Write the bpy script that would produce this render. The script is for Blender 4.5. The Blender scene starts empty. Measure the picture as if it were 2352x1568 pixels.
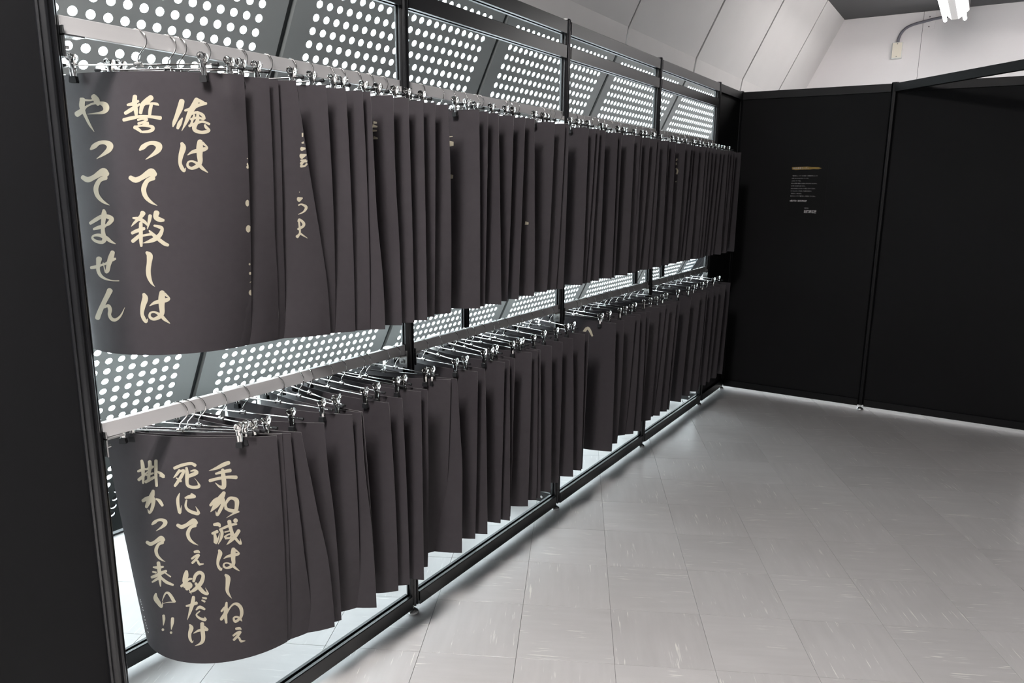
import bpy, bmesh, math, random
import numpy as np
from mathutils import Vector, Matrix
from mathutils.bvhtree import BVHTree

# ------------------------------------------------------------------ camera
SC = bpy.context.scene
COL = SC.collection
R = math.radians
F_PX = 1698.686
CAM = np.array([-0.7573, -1.4867, 1.4111])
YAW, PITCH, ROLL = 0.561957, -0.203995, 0.009897
_f = np.array([math.cos(PITCH) * math.cos(YAW), math.cos(PITCH) * math.sin(YAW), math.sin(PITCH)])
_r = np.cross(_f, [0, 0, 1]); _r /= np.linalg.norm(_r)
_u = np.cross(_r, _f)
RIGHT = math.cos(ROLL) * _r + math.sin(ROLL) * _u
UP = -math.sin(ROLL) * _r + math.cos(ROLL) * _u
cam_data = bpy.data.cameras.new('camera')
cam = bpy.data.objects.new('camera', cam_data)
COL.objects.link(cam)
cam_data.sensor_width = 36.0
cam_data.lens = 36.0 * F_PX / 2352.0
cam_data.clip_start = 0.05
m = Matrix.Identity(4)
for i in range(3):
    m[i][0], m[i][1], m[i][2], m[i][3] = RIGHT[i], UP[i], -_f[i], CAM[i]
cam.matrix_world = m
SC.camera = cam

def ray(px, py):
    d = RIGHT * (px - 1176) / F_PX + UP * (784 - py) / F_PX + _f
    return Vector(d).normalized()

def project(p):
    d = np.array(p) - CAM
    k = F_PX / d.dot(_f)
    return 1176 + k * d.dot(RIGHT), 784 - k * d.dot(UP), d.dot(_f)

# ------------------------------------------------------------------ world, exposure
world = bpy.data.worlds.new('world'); SC.world = world
world.use_nodes = True
world.node_tree.nodes['Background'].inputs[0].default_value = (0.8, 0.82, 0.85, 1)
world.node_tree.nodes['Background'].inputs[1].default_value = 0.02
SC.view_settings.view_transform = 'Standard'
SC.view_settings.look = 'None'
SC.view_settings.exposure = 0.36
SC.view_settings.gamma = 1.0
SC.view_settings.use_curve_mapping = False
WINDOW_STRENGTH = 11.5
TUBE_NEAR = 580.0
TUBE_FAR = 37.0

random.seed(4)

# ------------------------------------------------------------------ materials
def mat(name, base, rough=0.5, metal=0.0, spec=0.5, noise=None, bump=None, emit=None, coat=0.0):
    mt = bpy.data.materials.new(name); mt.use_nodes = True
    nt = mt.node_tree; b = nt.nodes['Principled BSDF']
    b.inputs['Base Color'].default_value = (*base, 1)
    b.inputs['Roughness'].default_value = rough
    b.inputs['Metallic'].default_value = metal
    b.inputs['Specular IOR Level'].default_value = spec
    b.inputs['Coat Weight'].default_value = coat
    if emit:
        b.inputs['Emission Color'].default_value = (*emit[0], 1)
        b.inputs['Emission Strength'].default_value = emit[1]
    if noise or bump:
        tc = nt.nodes.new('ShaderNodeTexCoord'); mp = nt.nodes.new('ShaderNodeMapping')
        nt.links.new(tc.outputs['Object'], mp.inputs['Vector'])
        nz = nt.nodes.new('ShaderNodeTexNoise')
        sc, stretch, amt, ramt = noise if noise else (bump[0], (1, 1, 1), 0, 0)
        mp.inputs['Scale'].default_value = stretch
        nz.inputs['Scale'].default_value = sc; nz.inputs['Detail'].default_value = 5
        nt.links.new(mp.outputs['Vector'], nz.inputs['Vector'])
        if noise:
            mr = nt.nodes.new('ShaderNodeMapRange')
            mr.inputs['From Min'].default_value = 0.3; mr.inputs['From Max'].default_value = 0.7
            mr.inputs['To Min'].default_value = 1 - amt; mr.inputs['To Max'].default_value = 1 + amt
            nt.links.new(nz.outputs['Fac'], mr.inputs['Value'])
            mx = nt.nodes.new('ShaderNodeMix'); mx.data_type = 'RGBA'; mx.blend_type = 'MULTIPLY'
            mx.inputs[0].default_value = 1
            mx.inputs[6].default_value = (*base, 1)
            nt.links.new(mr.outputs['Result'], mx.inputs[7])
            nt.links.new(mx.outputs[2], b.inputs['Base Color'])
            if ramt:
                m2 = nt.nodes.new('ShaderNodeMapRange')
                m2.inputs['From Min'].default_value = 0.3; m2.inputs['From Max'].default_value = 0.7
                m2.inputs['To Min'].default_value = rough - ramt; m2.inputs['To Max'].default_value = rough + ramt
                nt.links.new(nz.outputs['Fac'], m2.inputs['Value'])
                nt.links.new(m2.outputs['Result'], b.inputs['Roughness'])
        if bump:
            bp = nt.nodes.new('ShaderNodeBump'); bp.inputs['Strength'].default_value = bump[1]
            bp.inputs['Distance'].default_value = 0.002
            nt.links.new(nz.outputs['Fac'], bp.inputs['Height'])
            nt.links.new(bp.outputs['Normal'], b.inputs['Normal'])
    return mt

M = {}
M['perf'] = mat('satin_aluminium_panel', (0.39, 0.415, 0.41), 0.36, 0.45, 0.5, noise=(2.0, (1, 0.35, 0.35), 0.05, 0))
M['upper_panel'] = mat('grey_painted_panel', (0.64, 0.62, 0.61), 0.5, 0.0, 0.4, noise=(2.0, (1, 1, 1), 0.03, 0))
M['joint'] = mat('dark_joint_gasket', (0.03, 0.034, 0.036), 0.45)
M['white_wall'] = mat('off_white_wall_paint', (0.86, 0.82, 0.82), 0.6, 0, 0.3, noise=(2.5, (1, 1, 1), 0.02, 0))
M['room_wall'] = mat('dark_grey_wall_paint', (0.12, 0.12, 0.125), 0.6, 0, 0.3)
M['ceiling'] = mat('dark_grey_ceiling_paint', (0.09, 0.088, 0.09), 0.7, 0, 0.2)
M['black_panel'] = mat('matte_black_board', (0.0042, 0.0042, 0.0048), 0.65, 0, 0.2, noise=(1.5, (1, 1, 1), 0.06, 0))
M['black_alu'] = mat('satin_black_aluminium', (0.008, 0.0082, 0.0092), 0.28, 0, 0.65, noise=(6.0, (1, 1, 1), 0.06, 0))
M['black_trim'] = mat('matte_black_profile', (0.005, 0.005, 0.0056), 0.42, 0, 0.25, noise=(6.0, (1, 1, 1), 0.06, 0))
M['alu'] = mat('brushed_aluminium', (0.66, 0.645, 0.64), 0.36, 0.5, 0.5, noise=(30.0, (0.05, 1, 1), 0.04, 0))
M['zinc'] = mat('zinc_plated_steel', (0.72, 0.72, 0.71), 0.25, 1.0)
M['chrome'] = mat('chrome_plating', (0.80, 0.79, 0.77), 0.10, 1.0)
M['rubber'] = mat('black_rubber', (0.010, 0.010, 0.011), 0.5, 0, 0.4)
M['poster'] = mat('black_printed_card', (0.037, 0.0325, 0.0355), 0.5, 0, 0.15, noise=(60.0, (1, 1, 1), 0.05, 0))
M['card_edge'] = mat('pale_card_core', (0.30, 0.29, 0.28), 0.7)
M['gold_ink'] = mat('pale_gold_ink', (0.42, 0.375, 0.28), 0.5, 0, 0.3)
M['sign'] = mat('black_sign_board', (0.006, 0.006, 0.0065), 0.6, 0, 0.15)
M['sign_ink'] = mat('white_sign_ink', (0.62, 0.60, 0.60), 0.6)
M['gold_band'] = mat('ochre_brush_band', (0.33, 0.21, 0.04), 0.6, noise=(25, (1, 1, 5), 0.35, 0))
M['plastic_white'] = mat('white_plastic', (0.80, 0.80, 0.76), 0.4)
M['plastic_cream'] = mat('cream_plastic', (0.85, 0.78, 0.66), 0.4)
M['conduit'] = mat('grey_violet_conduit', (0.16, 0.155, 0.18), 0.4)
M['fixture'] = mat('white_enamel', (0.42, 0.415, 0.41), 0.35)
M['trim'] = mat('dark_floor_trim', (0.05, 0.05, 0.055), 0.4)
M['tube'] = mat('lit_fluorescent_tube', (0.9, 0.9, 0.9), 0.4, emit=((1.0, 0.968, 0.955), TUBE_NEAR))
M['tube_far'] = mat('lit_fluorescent_tube_far', (0.9, 0.9, 0.9), 0.4, emit=((1.0, 0.968, 0.955), TUBE_FAR))
M['window'] = mat('daylit_window', (0.8, 0.8, 0.8), 0.5, emit=((0.84, 0.945, 1.0), WINDOW_STRENGTH))
M['curtain'] = mat('slate_grey_cloth', (0.07, 0.08, 0.09), 0.8)

def tile_material():
    mt = bpy.data.materials.new('grey_vinyl_tile'); mt.use_nodes = True
    nt = mt.node_tree; b = nt.nodes['Principled BSDF']; L = nt.links.new
    tc = nt.nodes.new('ShaderNodeTexCoord'); oi = nt.nodes.new('ShaderNodeObjectInfo')
    def noise(scale, stretch, detail=3, wmul=37.0):
        mp = nt.nodes.new('ShaderNodeMapping'); mp.inputs['Scale'].default_value = stretch
        L(tc.outputs['Object'], mp.inputs['Vector'])
        nz = nt.nodes.new('ShaderNodeTexNoise'); nz.noise_dimensions = '4D'
        nz.inputs['Scale'].default_value = scale; nz.inputs['Detail'].default_value = detail
        mu = nt.nodes.new('ShaderNodeMath'); mu.operation = 'MULTIPLY'; mu.inputs[1].default_value = wmul
        L(oi.outputs['Random'], mu.inputs[0]); L(mu.outputs[0], nz.inputs['W'])
        L(mp.outputs['Vector'], nz.inputs['Vector'])
        return nz
    def ramp(src, lo, hi, a, c):
        mr = nt.nodes.new('ShaderNodeMapRange')
        mr.inputs['From Min'].default_value = lo; mr.inputs['From Max'].default_value = hi
        mr.inputs['To Min'].default_value = a; mr.inputs['To Max'].default_value = c
        L(src, mr.inputs['Value']); return mr
    cloud = noise(7.0, (1, 1, 1), 4, 11.0)
    fine = noise(40.0, (0.12, 1, 1), 3, 23.0)
    streak = noise(55.0, (0.16, 3.0, 1), 4, 51.0)
    v1 = ramp(cloud.outputs['Fac'], 0.3, 0.7, 0.975, 1.025)
    v2 = ramp(fine.outputs['Fac'], 0.3, 0.7, 0.965, 1.035)
    tv = ramp(oi.outputs['Random'], 0, 1, 0.96, 1.04)
    mul = nt.nodes.new('ShaderNodeMath'); mul.operation = 'MULTIPLY'
    L(v1.outputs[0], mul.inputs[0]); L(v2.outputs[0], mul.inputs[1])
    mul2 = nt.nodes.new('ShaderNodeMath'); mul2.operation = 'MULTIPLY'
    L(mul.outputs[0], mul2.inputs[0]); L(tv.outputs[0], mul2.inputs[1])
    base = nt.nodes.new('ShaderNodeMix'); base.data_type = 'RGBA'; base.blend_type = 'MULTIPLY'
    base.inputs[0].default_value = 1; base.inputs[6].default_value = (0.55, 0.53, 0.52, 1)
    L(mul2.outputs[0], base.inputs[7])
    mask = noise(9.0, (1, 1, 1), 2, 77.0)
    lt = ramp(streak.outputs['Fac'], 0.60, 0.66, 0, 0.85); mk = ramp(mask.outputs['Fac'], 0.50, 0.60, 0, 1)
    light = nt.nodes.new('ShaderNodeMath'); light.operation = 'MULTIPLY'
    L(lt.outputs[0], light.inputs[0]); L(mk.outputs[0], light.inputs[1])
    mx = nt.nodes.new('ShaderNodeMix'); mx.data_type = 'RGBA'
    L(light.outputs[0], mx.inputs[0]); L(base.outputs[2], mx.inputs[6])
    mx.inputs[7].default_value = (0.85, 0.83, 0.78, 1)
    L(mx.outputs[2], b.inputs['Base Color'])
    b.inputs['Roughness'].default_value = 0.28
    b.inputs['Specular IOR Level'].default_value = 0.5
    return mt
M['tile'] = tile_material()
M['grout'] = mat('dark_tile_joint', (0.13, 0.12, 0.11), 0.8)

# ------------------------------------------------------------------ helpers
def tag(o, label=None, cat=None, group=None, kind=None):
    if label: o['label'] = label
    if cat: o['category'] = cat
    if group: o['group'] = group
    if kind: o['kind'] = kind
    return o

def link(o, parent=None, loc=None, rot=None):
    COL.objects.link(o)
    if parent is not None: o.parent = parent
    if loc is not None: o.location = loc
    if rot is not None: o.rotation_euler = rot
    return o

def empty(name, loc=(0, 0, 0), rz=0.0):
    o = bpy.data.objects.new(name, None)
    o.empty_display_size = 0.05
    return link(o, None, loc, (0, 0, rz))

class MB:
    """collects vertices and faces for one mesh"""
    def __init__(self): self.v = []; self.f = []; self.mi = []
    def add(self, vs, fs, mi=0):
        n = len(self.v); self.v += [tuple(p) for p in vs]
        self.f += [tuple(n + i for i in q) for q in fs]; self.mi += [mi] * len(fs)
    def box(self, x0, x1, y0, y1, z0, z1, mi=0):
        vs = [(x, y, z) for z in (z0, z1) for y in (y0, y1) for x in (x0, x1)]
        self.add(vs, [(0, 2, 3, 1), (4, 5, 7, 6), (0, 1, 5, 4), (2, 6, 7, 3), (0, 4, 6, 2), (1, 3, 7, 5)], mi)
    def tube(self, pts, r, seg=10, cap=True, mi=0):
        pts = [Vector(p) for p in pts]; rs = r if isinstance(r, (list, tuple)) else [r] * len(pts)
        ring = []; n0 = len(self.v); up = None
        for i, p in enumerate(pts):
            t = (pts[min(i + 1, len(pts) - 1)] - pts[max(i - 1, 0)]).normalized()
            if up is None:
                a = Vector((0, 0, 1)) if abs(t.z) < 0.9 else Vector((1, 0, 0))
                up = (a - t * a.dot(t)).normalized()
            else:
                up = (up - t * up.dot(t)).normalized()
            s = t.cross(up)
            for k in range(seg):
                a = 2 * math.pi * k / seg
                self.v.append(tuple(p + (up * math.cos(a) + s * math.sin(a)) * rs[i]))
        for i in range(len(pts) - 1):
            for k in range(seg):
                a = n0 + i * seg + k; b = n0 + i * seg + (k + 1) % seg
                self.f.append((a, b, b + seg, a + seg)); self.mi.append(mi)
        if cap:
            self.f.append(tuple(n0 + k for k in reversed(range(seg)))); self.mi.append(mi)
            e = n0 + (len(pts) - 1) * seg
            self.f.append(tuple(e + k for k in range(seg))); self.mi.append(mi)
    def prism(self, prof, a0, a1, place, mi=0):
        """extrude closed profile; place(u, v, a) -> xyz"""
        n = len(prof)
        vs = [place(u, v, a0) for u, v in prof] + [place(u, v, a1) for u, v in prof]
        fs = [(i, (i + 1) % n, n + (i + 1) % n, n + i) for i in range(n)]
        fs += [tuple(reversed(range(n))), tuple(range(n, 2 * n))]
        self.add(vs, fs, mi)
    def mesh(self, name, mats, smooth=False, fix=True):
        me = bpy.data.meshes.new(name)
        me.from_pydata(self.v, [], self.f)
        for mm in (mats if isinstance(mats, (list, tuple)) else [mats]): me.materials.append(mm)
        me.polygons.foreach_set('material_index', self.mi)
        if fix:
            bm = bmesh.new(); bm.from_mesh(me)
            bmesh.ops.recalc_face_normals(bm, faces=bm.faces)
            bm.to_mesh(me); bm.free()
        if smooth:
            me.polygons.foreach_set('use_smooth', [True] * len(me.polygons))
            try: me.set_sharp_from_angle(angle=R(40))
            except Exception: pass
        return me
    def obj(self, name, mats, parent=None, loc=None, rot=None, smooth=False):
        return link(bpy.data.objects.new(name, self.mesh(name, mats, smooth)), parent, loc, rot)

def inst(name, me, parent=None, loc=None, rot=None):
    return link(bpy.data.objects.new(name, me), parent, loc, rot)

# ------------------------------------------------------------------ dimensions of the place
MOD = 0.99
POSTX = [0.0, MOD, 2 * MOD, 3 * MOD, 4 * MOD]
X5, W6 = 4.465, 0.93
HP = 2.06
ZU, ZL = 1.699, 0.916
DROP = 0.050
XJ = lambda j: -0.0417 + 1.318 * j
SLOPE = 0.49
YW = lambda z: 1.78 - SLOPE * z
NRM = np.array([0, -1, -SLOPE]) / math.hypot(1, SLOPE)
ZC = 3.34
XF = 8.92
Y_EDGE = 1.40

# ------------------------------------------------------------------ floor: tiles laid askew
TA = R(27.3); TS = 0.3005
O_T = np.array([1.513, -0.821])
E1 = np.array([math.cos(TA), math.sin(TA)]); E2 = np.array([math.sin(TA), -math.cos(TA)])
fb = MB()
fb.box(-3.4, XF + 0.3, -5.2, Y_EDGE, -0.12, -0.004)
floor = tag(fb.obj('floor', M['grout']), kind='structure')
tb = MB(); h = TS / 2 - 0.0006; c = 0.0002
tb.add([(-h, -h, -0.004), (h, -h, -0.004), (h, h, -0.004), (-h, h, -0.004),
        (-h, -h, -c), (h, -h, -c), (h, h, -c), (-h, h, -c),
        (-h + c, -h + c, 0), (h - c, -h + c, 0), (h - c, h - c, 0), (-h + c, h - c, 0)],
       [(0, 1, 5, 4), (1, 2, 6, 5), (2, 3, 7, 6), (3, 0, 4, 7), (4, 5, 9, 8), (5, 6, 10, 9), (6, 7, 11, 10), (7, 4, 8, 11), (8, 9, 10, 11)])
tile_me = tb.mesh('tile', M['tile'])
cand = []; rest = []
for i in range(-24, 30):
    for j in range(-24, 24):
        cc = O_T + E1 * (i + 0.5) * TS + E2 * (j + 0.5) * TS
        if not (-3.2 < cc[0] < XF and -5 < cc[1] < Y_EDGE - 0.19): continue
        px, py, dep = project((cc[0], cc[1], 0))
        seen = dep > 0.3 and -120 < px < 2480 and py < 1720 and cc[0] < X5 + 0.2 and cc[1] > -2.6
        (cand if seen else rest).append((dep, i, j, cc))
cand.sort(key=lambda t: t[0])
rest += cand[300:]
for dep, i, j, cc in cand[:300]:
    o = inst('tile', tile_me, floor, (cc[0], cc[1], 0), (0, 0, TA + (math.pi / 2 if (i + j) % 2 else 0)))
rb = MB()
for dep, i, j, cc in rest:
    a, b_ = E1 * h, E2 * h
    rb.add([(*(cc - a - b_), 0), (*(cc - a + b_), 0), (*(cc + a + b_), 0), (*(cc + a - b_), 0)], [(0, 1, 2, 3)])
rb.obj('tile_field', M['tile'], floor)['kind'] = 'stuff'
# border strip between the tiles and the slotted edge, and the trench under the screen wall
sb = MB(); sb.box(-3.4, XF, Y_EDGE - 0.37, Y_EDGE, -0.02, -0.0025)
sb.obj('border_strip', M['tile'], floor)
t1 = MB(); t1.box(-3.4, XF, Y_EDGE - 0.012, Y_EDGE + 0.012, -0.06, 0.006)
tag(t1.obj('trim_1', M['trim']), kind='structure')
tr = MB(); tr.box(-3.4, XF, Y_EDGE, 2.4, -0.42, -0.40)
tag(tr.obj('trench_floor', M['joint']), kind='structure')

# ------------------------------------------------------------------ leaning screen wall
def wp(x, z, n=0.0):
    return (x, YW(z) + n * NRM[1], z + n * NRM[2])
ZTOP, ZBOT = 2.300, -0.32
GAP = 0.0165
def perforated_mesh():
    b = MB()
    w = 1.318
    ncol, nrow = 21, 52
    pc = 0.0532; pr = 0.0459
    c0 = (w - (ncol - 1) * pc) / 2
    z0 = 2.229
    r = 0.0147; seg = 12; slope = math.hypot(1, SLOPE)
    ring = [(r * math.cos(2 * math.pi * (k + 0.5) / seg), r * math.sin(2 * math.pi * (k + 0.5) / seg) / slope) for k in range(seg)]
    xs0 = c0 - pc / 2; xs1 = c0 + (ncol - 0.5) * pc
    zt = z0 + pr / 2; zb = z0 - (nrow - 0.5) * pr
    for i in range(ncol):
        for j in range(nrow):
            cx = c0 + i * pc; cz = z0 - j * pr
            n = len(b.v)
            cor = [(cx + pc / 2, cz + pr / 2), (cx - pc / 2, cz + pr / 2), (cx - pc / 2, cz - pr / 2), (cx + pc / 2, cz - pr / 2)]
            b.v += [wp(x, z) for x, z in cor]
            b.v += [wp(cx + x, cz + z) for x, z in ring]
            b.v += [wp(cx + x, cz + z, -0.006) for x, z in ring]
            for q in range(4):
                s = q * 3
                for k in range(2):
                    b.f.append((n + q, n + 4 + (s + k) % seg, n + 4 + (s + k + 1) % seg))
                b.f.append((n + q, n + 4 + (s + 2) % seg, n + 4 + (s + 3) % seg, n + (q + 1) % 4))
            for k in range(seg):
                a = n + 4 + k; d = n + 4 + (k + 1) % seg
                b.f.append((a, a + seg, d + seg, d))
    b.mi = [0] * len(b.f)
    def quad(x0, x1, za, zb2):
        b.add([wp(x0, za), wp(x1, za), wp(x1, zb2), wp(x0, zb2)], [(0, 1, 2, 3)])
    x0, x1 = GAP, w - GAP
    quad(x0, xs0, ZTOP, ZBOT); quad(xs1, x1, ZTOP, ZBOT)
    quad(xs0, xs1, ZTOP, zt); quad(xs0, xs1, zb, ZBOT)
    for x in (x0, x1):
        b.add([wp(x, ZTOP), wp(x, ZBOT), wp(x, ZBOT, -0.02), wp(x, ZTOP, -0.02)], [(0, 1, 2, 3)])
    for z in (ZTOP, ZBOT):
        b.add([wp(x0, z), wp(x1, z), wp(x1, z, -0.02), wp(x0, z, -0.02)], [(0, 1, 2, 3)])
    return b.mesh('perforated_panel', M['perf'], fix=False)

def upper_mesh():
    b = MB(); w = 1.318; x0, x1 = GAP, w - GAP
    prof = [(YW(ZC), ZC), (YW(2.43), 2.43), (0.606, 2.322), (0.606 + 0.03, 2.322 - 0.002)]
    for (ya, za), (yb, zb) in zip(prof[:-1], prof[1:]):
        b.add([(x0, ya, za), (x1, ya, za), (x1, yb, zb), (x0, yb, zb)], [(0, 1, 2, 3)])
    for x in (x0, x1):
        b.add([(x, prof[0][0], prof[0][1]), (x, prof[1][0], prof[1][1]), (x, prof[2][0], prof[2][1]),
               (x, prof[2][0] + 0.03, prof[2][1]), (x, prof[1][0] + 0.03, prof[1][1]), (x, prof[0][0] + 0.03, prof[0][1])], [(0, 1, 4, 5), (1, 2, 3, 4)])
    return b.mesh('upper_panel', M['upper_panel'], fix=False)

wl = MB()
for j in range(-2, 8):
    x = XJ(j)
    wl.add([wp(x - 0.03, ZC, -0.02), wp(x + 0.03, ZC, -0.02), wp(x + 0.03, -0.34, -0.02), wp(x - 0.03, -0.34, -0.02)], [(0, 1, 2, 3)])
wl.add([wp(-3, 2.36, -0.05), wp(XF, 2.36, -0.05), wp(XF, 2.27, -0.05), wp(-3, 2.27, -0.05)], [(0, 1, 2, 3)])
wall_left = tag(wl.obj('wall_left', M['joint']), kind='structure')
pm = perforated_mesh(); um = upper_mesh()
for j in range(-2, 7):
    inst('perforated_panel', pm, wall_left, (XJ(j), 0, 0))
    inst('upper_panel', um, wall_left, (XJ(j), 0, 0))

wn = MB()
wn.add([wp(-2.6, 2.26, -0.30), wp(XF, 2.26, -0.30), wp(XF, -0.25, -0.30), wp(-2.6, -0.25, -0.30)], [(0, 1, 2, 3)])
tag(wn.obj('window_1', M['window']), kind='structure')

# ------------------------------------------------------------------ other walls and ceiling
def wall(name, x0, x1, y0, y1, z0, z1, mm):
    b = MB(); b.box(x0, x1, y0, y1, z0, z1)
    return tag(b.obj(name, mm), kind='structure')
wall_far = wall('wall_far', XF + 0.012, XF + 0.1, -5.2, 2.3, -0.4, ZC, M['joint'])
for y0, y1 in ((-0.662, 2.2), (-2.47, -0.662), (-4.28, -2.47)):
    b = MB(); b.box(XF, XF + 0.012, y0 + 0.002, y1 - 0.002, 0, ZC); b.obj('wall_panel', M['white_wall'], wall_far)
wall('ceiling', -3.4, XF + 0.1, -5.2, 0.20, ZC, ZC + 0.08, M['ceiling'])
wall('wall_right', -3.4, XF + 0.1, -5.2, -5.1, -0.1, ZC, M['room_wall'])
wall('wall_near', -3.5, -3.4, -5.2, 2.4, -0.4, ZC, M['room_wall'])

# ------------------------------------------------------------------ system posts and beams
def post_profile(r=0.0205):
    pts = []
    for k in range(8):
        a = math.pi / 8 + k * math.pi / 4 - math.pi / 4
        am = k * math.pi / 4
        def P(rad, ang, t):
            cx, cy = rad * math.cos(ang), rad * math.sin(ang)
            return (cx - t * math.sin(ang), cy + t * math.cos(ang))
        ap = r * math.cos(math.pi / 8)
        hw = ap * math.tan(math.pi / 8)
        pts += [P(ap, am, -hw * 0.92), P(ap, am, -0.0032), P(ap - 0.006, am, -0.0032), P(ap - 0.006, am, 0.0032), P(ap, am, 0.0032), P(ap, am, hw * 0.92)]
    return pts
def post_mesh(z0, z1):
    b = MB(); b.prism(post_profile(), z0, z1, lambda u, v, a: (u, v, a))
    return b.mesh('post', M['black_alu'])
POST_ME = post_mesh(0.034, HP)
POST_LOW_ME = post_mesh(0.034, 1.22)
fbm = MB()
fbm.tube([(0, 0, 0.0), (0, 0, 0.005), (0, 0, 0.010), (0, 0, 0.015), (0, 0, 0.018)], [0.0215, 0.0215, 0.019, 0.013, 0.006], 20)
fbm.tube([(0, 0, 0.014), (0, 0, 0.04)], 0.0045, 10)
FOOT_ME = fbm.mesh('foot', M['zinc'], True)
cap_b = MB(); cap_b.tube([(0, 0, HP), (0, 0, HP + 0.004)], 0.019, 8)
CAP_ME = cap_b.mesh('cap', M['black_alu'])

POST_MATTE = POST_ME.copy(); POST_MATTE.materials[0] = M['black_trim']
def add_post(parent, x, y, me=None, name='post'):
    o = inst(name, me or (POST_MATTE if parent.name.startswith('partition') else POST_ME), parent, (x, y, 0))
    inst('foot', FOOT_ME, o)
    if me is None: inst('cap', CAP_ME, o)
    return o

def beam(parent, a, b_, z0, z1, name='beam', depth=0.034):
    """aluminium beam with a panel groove along its top and bottom edge"""
    a = Vector((a[0], a[1], 0)); c_ = Vector((b_[0], b_[1], 0)); d = (c_ - a); Ln = d.length; d.normalize()
    s = Vector((d.y, -d.x, 0))
    hh = depth / 2; g = 0.0055; gd = 0.008
    pr = [(-hh, z0), (-g, z0), (-g, z0 + gd), (g, z0 + gd), (g, z0), (hh, z0), (hh, z1 - 0.002), (hh - 0.002, z1), (g, z1), (g, z1 - gd), (-g, z1 - gd), (-g, z1), (-hh + 0.002, z1), (-hh, z1 - 0.002)]
    mb = MB(); mb.prism(pr, 0.019, Ln - 0.019, lambda u, v, t: tuple(a + d * t + s * u + Vector((0, 0, v))))
    return mb.obj(name, M['black_trim' if parent.name.startswith('partition') else 'black_alu'], parent)

rack = tag(empty('display_rack', (0, 0, 0)), 'black aluminium display rack carrying two long rails of clipped dark posters', 'rack')
for x in POSTX: add_post(rack, x, 0)
for k in range(4):
    xa, xb = POSTX[k], POSTX[k + 1]
    beam(rack, (xa, 0), (xb, 0), 2.008, 2.056)
    beam(rack, (xa, 0), (xb, 0), 1.917, 1.965)
    beam(rack, (xa, 0), (xb, 0), 0.027, 0.074)
RX = [POSTX[0], POSTX[2], POSTX[4]]; RY = 0.495
for x in RX: add_post(rack, x, RY, POST_LOW_ME, 'rear_post')
for xa, xb in zip(RX[:-1], RX[1:]):
    beam(rack, (xa, RY), (xb, RY), 0.027, 0.074, 'rear_beam')
    beam(rack, (xa, RY), (xb, RY), 1.16, 1.207, 'rear_beam')
for x in RX:
    cb = beam(rack, (x, 0), (x, RY), 0.027, 0.074, 'cross_beam')
    for yy in (0.06, RY - 0.06):
        sc = MB(); sc.tube([(x - 0.0165, yy, 0.051), (x - 0.0195, yy, 0.051)], 0.006, 12); sc.obj('screw', M['zinc'], cb)
# rails with bracket plates
for zr in (ZU, ZL):
    for k in range(4):
        xa, xb = POSTX[k] + 0.021, POSTX[k + 1] - 0.021
        rb_ = MB(); rb_.box(xa, xb, -0.007, 0.007, zr - 0.016, zr + 0.016)
        rail = rb_.obj('rail', M['alu'], rack)
        bv = rail.modifiers.new('edge', 'BEVEL'); bv.width = 0.001; bv.segments = 2
        for xx, sgn in ((xa, 1), (xb, -1)):
            bb = MB()
            bb.box(min(xx, xx + sgn * 0.003), max(xx, xx + sgn * 0.003), -0.015, 0.015, zr - 0.056, zr - 0.002)
            bb.box(min(xx, xx + sgn * 0.040), max(xx, xx + sgn * 0.040), -0.015, 0.015, zr - 0.0195, zr - 0.0165)
            br = bb.obj('bracket', M['zinc'], rail)
        
            bo = MB(); bo.tube([(xx + sgn * 0.003, 0, zr - 0.038), (xx + sgn * 0.007, 0, zr - 0.038)], 0.0075, 6)
            bo.tube([(xx + sgn * 0.007, 0, zr - 0.038), (xx + sgn * 0.016, 0, zr - 0.038)], 0.0032, 8)
            bo.obj('bolt', M['zinc'], rail)

# ------------------------------------------------------------------ black partitions
def board(parent, a, b_, z0, z1, name='panel', th=0.005):
    a = Vector((a[0], a[1], 0)); c_ = Vector((b_[0], b_[1], 0)); d = (c_ - a); Ln = d.length; d.normalize(); s = Vector((d.y, -d.x, 0))
    mb = MB(); mb.prism([(-th / 2, z0), (th / 2, z0), (th / 2, z1), (-th / 2, z1)], 0.012, Ln - 0.012, lambda u, v, t: tuple(a + d * t + s * u + Vector((0, 0, v))))
    return mb.obj(name, M['black_panel'], parent)
endw = tag(empty('partition_wall', (X5, 0, 0)), 'black panelled end partition with the small notice sheet and a diagonal header beam', 'partition')
def ew(p): return (p[0] - X5, p[1])
Y7 = -2 * W6
for p_ in ((X5, 0), (X5, -W6), (X5, Y7)): add_post(endw, *ew(p_))
for a, b_ in (((POSTX[4], 0), (X5, 0)), ((X5, 0), (X5, -W6)), ((X5, -W6), (X5, Y7))):
    beam(endw, ew(a), ew(b_), 2.008, 2.056); beam(endw, ew(a), ew(b_), 0.027, 0.074)
    board(endw, ew(a), ew(b_), 0.070, 2.012)
add_post(endw, *ew((X5, RY)), POST_LOW_ME, 'rear_post')
beam(endw, ew((X5, 0)), ew((X5, RY)), 0.027, 0.074, 'cross_beam')
beam(endw, ew((X5, -W6)), ew((X5 - 0.99, -W6 - 0.99)), 2.008, 2.056, 'header_beam')
add_post(endw, *ew((X5 - 0.99, -W6 - 0.99)))
nearw = tag(empty('partition_wall', (-MOD, 0, 0)), 'plain black partition panel standing at the lettered end of the rack', 'partition')
add_post(nearw, 0, 0)
beam(nearw, (0, 0), (MOD, 0), 2.008, 2.056); beam(nearw, (0, 0), (MOD, 0), 0.027, 0.074)
board(nearw, (0, 0), (MOD, 0), 0.07, 2.012)

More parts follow.
